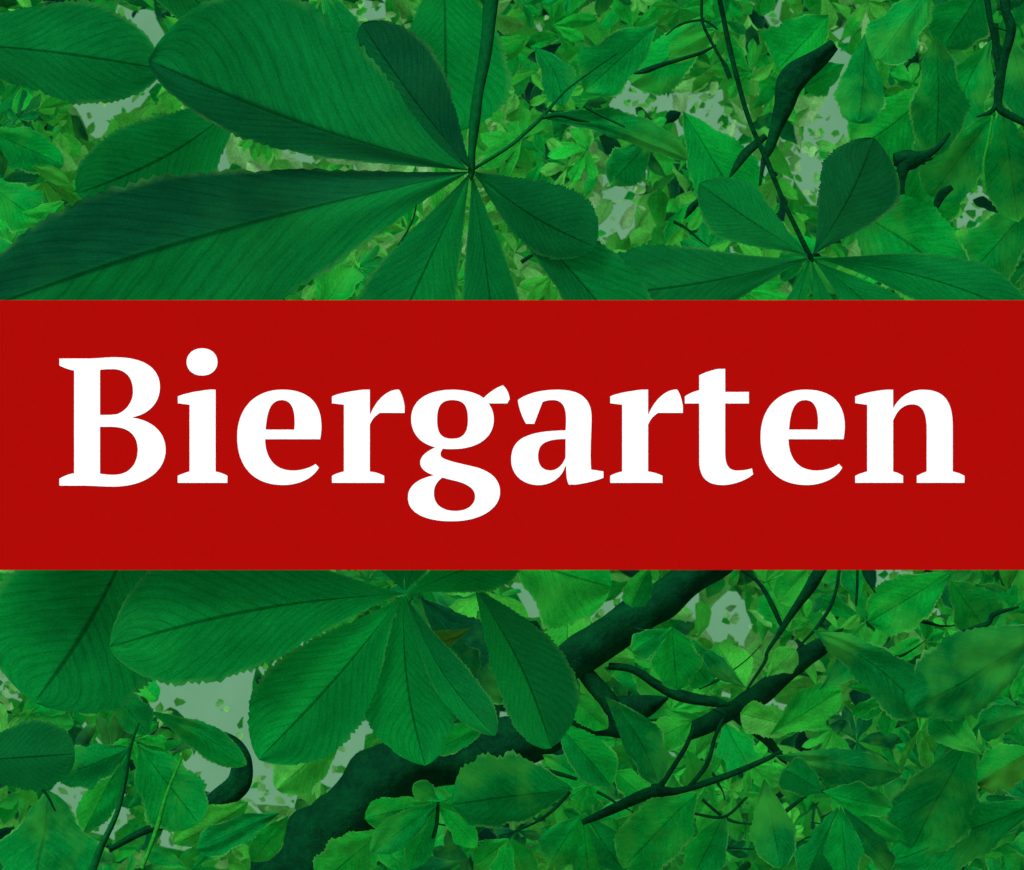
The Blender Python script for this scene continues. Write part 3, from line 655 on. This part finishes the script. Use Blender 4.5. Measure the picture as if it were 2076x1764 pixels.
while len(placed) < 290 and tries < 60000:
    tries += 1
    fx, fy = rr.uniform(-60, 2136), rr.choice((rr.uniform(-50, 610), rr.uniform(1150, 1810)))
    size = rr.uniform(48, 120)
    if any((fx - p[0]) ** 2 + (fy - p[1]) ** 2 < (size * .52) ** 2 for p in placed): continue
    ang = rr.uniform(0, 6.28)
    tx, ty = fx + math.sin(ang) * size * .6, fy - math.cos(ang) * size * .6
    bad = False
    for q in range(8):
        for rad in (.35, .8, 1.1):
            if gap(tx + math.cos(q * .785) * size * rad * .8, ty + math.sin(q * .785) * size * rad * .8, 1.0) < .9: bad = True
    if bad or gap(fx, fy) < .9: continue
    placed.append((fx, fy, size, ang))
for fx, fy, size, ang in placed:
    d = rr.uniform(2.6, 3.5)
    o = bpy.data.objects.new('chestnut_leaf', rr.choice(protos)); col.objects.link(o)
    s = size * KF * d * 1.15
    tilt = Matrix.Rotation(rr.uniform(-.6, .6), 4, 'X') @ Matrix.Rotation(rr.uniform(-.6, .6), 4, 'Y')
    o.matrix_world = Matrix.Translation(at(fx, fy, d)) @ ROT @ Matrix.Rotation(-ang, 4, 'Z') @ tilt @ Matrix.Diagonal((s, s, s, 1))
    o.color = (*tone(min(4.5, warm(fx, fy) + .35 + (.9 if gap(fx, fy, 1.8) < 1 else 0) + rr.gauss(0, .85)) if rr.random() > .14 or warm(fx, fy) > 3.1 else rr.uniform(-1.2, .4)), 1)  # paler beside gaps as painted sky glow; random darkest tones as crevice shade
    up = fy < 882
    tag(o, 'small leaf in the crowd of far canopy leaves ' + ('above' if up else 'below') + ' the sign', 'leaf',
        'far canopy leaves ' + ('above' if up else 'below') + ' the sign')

# the foliage mass behind: uncountable
def mass(name, n, d0, d1, s0, s1, bias, growth, seed, label):
    r2 = random.Random(seed); V, F, UV, C = [], [], [], []
    cnt = 0
    while cnt < n:
        fx, fy = r2.uniform(-420, 2500), r2.uniform(-350, 2120)
        size = r2.uniform(s0, s1); ang = r2.uniform(0, 6.28)
        cover = min(gap(fx + math.sin(ang) * size * q, fy - math.cos(ang) * size * q, growth) for q in (-.5, -.25, 0, .25, .5))
        cover = min(cover, gap(fx + math.cos(ang) * size * .25, fy + math.sin(ang) * size * .25, growth), gap(fx - math.cos(ang) * size * .25, fy - math.sin(ang) * size * .25, growth))
        cnt += 1
        if cover < 1:
            size = min(size, r2.uniform(12, 30))
            if r2.random() > cover * (.26 if name == 'far_foliage' else .12): continue
        d = r2.uniform(d0, d1)
        a = Vector((math.sin(ang), math.cos(ang), r2.uniform(-.5, .5))).normalized() * size * KF * d
        b = at(fx - math.sin(ang) * size * .5, fy + math.cos(ang) * size * .5, d)
        ax = AX_X * a.x + AX_Y * a.y + AX_F * a.z
        nrm = (-AX_F + AX_X * r2.uniform(-.8, .8) + AX_Y * r2.uniform(-.8, .8)).normalized()
        c = tone(warm(fx, fy) + bias + r2.gauss(0, .8) + (1.7 if cover < 1 else .8 if gap(fx, fy, 1.7) < 1 else 0)) if r2.random() > .17 or warm(fx, fy) > 3.1 else tone(r2.uniform(-1.4, .3))  # tone raised around gaps for sky glow, dark share paints crevice shade
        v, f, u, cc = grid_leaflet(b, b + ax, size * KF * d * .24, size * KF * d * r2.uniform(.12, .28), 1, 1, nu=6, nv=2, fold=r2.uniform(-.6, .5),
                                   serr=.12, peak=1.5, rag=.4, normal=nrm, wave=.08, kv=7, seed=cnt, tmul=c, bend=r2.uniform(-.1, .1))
        m2 = r2.uniform(.65, 1.0)  # darkens one half of the blade as fold shading
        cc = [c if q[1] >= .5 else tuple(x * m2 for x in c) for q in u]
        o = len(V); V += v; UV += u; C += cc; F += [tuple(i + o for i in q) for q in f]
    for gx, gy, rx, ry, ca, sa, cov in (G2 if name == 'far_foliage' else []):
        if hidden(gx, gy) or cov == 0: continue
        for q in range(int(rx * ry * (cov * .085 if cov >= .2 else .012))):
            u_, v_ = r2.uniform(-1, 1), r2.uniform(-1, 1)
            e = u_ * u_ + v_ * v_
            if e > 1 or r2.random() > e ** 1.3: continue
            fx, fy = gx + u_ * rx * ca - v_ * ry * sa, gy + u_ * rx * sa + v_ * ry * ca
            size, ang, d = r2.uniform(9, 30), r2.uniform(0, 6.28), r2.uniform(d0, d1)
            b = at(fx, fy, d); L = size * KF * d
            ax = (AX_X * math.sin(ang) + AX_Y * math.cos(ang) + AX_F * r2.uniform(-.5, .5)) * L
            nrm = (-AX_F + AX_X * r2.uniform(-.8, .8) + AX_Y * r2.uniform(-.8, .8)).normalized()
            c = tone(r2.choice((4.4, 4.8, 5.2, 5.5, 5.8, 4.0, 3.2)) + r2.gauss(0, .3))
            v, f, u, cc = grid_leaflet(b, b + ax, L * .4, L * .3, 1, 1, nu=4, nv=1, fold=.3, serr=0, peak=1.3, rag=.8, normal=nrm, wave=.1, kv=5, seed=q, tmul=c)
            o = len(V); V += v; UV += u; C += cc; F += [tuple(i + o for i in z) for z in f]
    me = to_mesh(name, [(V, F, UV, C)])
    tag(link(name, me, MAT_FAR), label, 'foliage', kind='stuff')
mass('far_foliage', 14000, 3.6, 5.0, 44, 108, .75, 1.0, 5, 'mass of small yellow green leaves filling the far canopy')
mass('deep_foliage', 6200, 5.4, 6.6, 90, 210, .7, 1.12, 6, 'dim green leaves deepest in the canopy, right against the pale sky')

# ------------------------------------------------------------------ light
w = bpy.data.worlds.new("World"); scene.world = w; w.use_nodes = True
nt = w.node_tree; nt.nodes.clear()
SE, SAZ = R(38), R(205)      # elevation, compass bearing of the sun (clockwise from +Y)
sk = nt.nodes.new('ShaderNodeTexSky'); sk.sky_type = 'NISHITA'; sk.sun_disc = False
sk.sun_elevation = SE; sk.sun_rotation = SAZ
bg = nt.nodes.new('ShaderNodeBackground'); bg.inputs[1].default_value = .15
out = nt.nodes.new('ShaderNodeOutputWorld'); nt.links.new(sk.outputs[0], bg.inputs[0]); nt.links.new(bg.outputs[0], out.inputs[0])
sd = bpy.data.lights.new('sun', 'SUN'); sd.energy = 4.3; sd.angle = R(24); sd.color = (1, .96, .9)
so = bpy.data.objects.new('sun', sd); col.objects.link(so)
tosun = Vector((math.sin(SAZ) * math.cos(SE), math.cos(SAZ) * math.cos(SE), math.sin(SE)))
so.rotation_euler = tosun.to_track_quat('Z', 'Y').to_euler(); so.location = tosun * 20

for o in bpy.data.objects:
    if '_w' in o: del o['_w']
scene.render.engine = 'CYCLES'
scene.view_settings.view_transform = 'Standard'; scene.view_settings.look = 'None'; scene.view_settings.exposure = 0
scene.cycles.max_bounces = 3; scene.cycles.diffuse_bounces = 2
scene.render.resolution_x = 1024; scene.render.resolution_y = 870
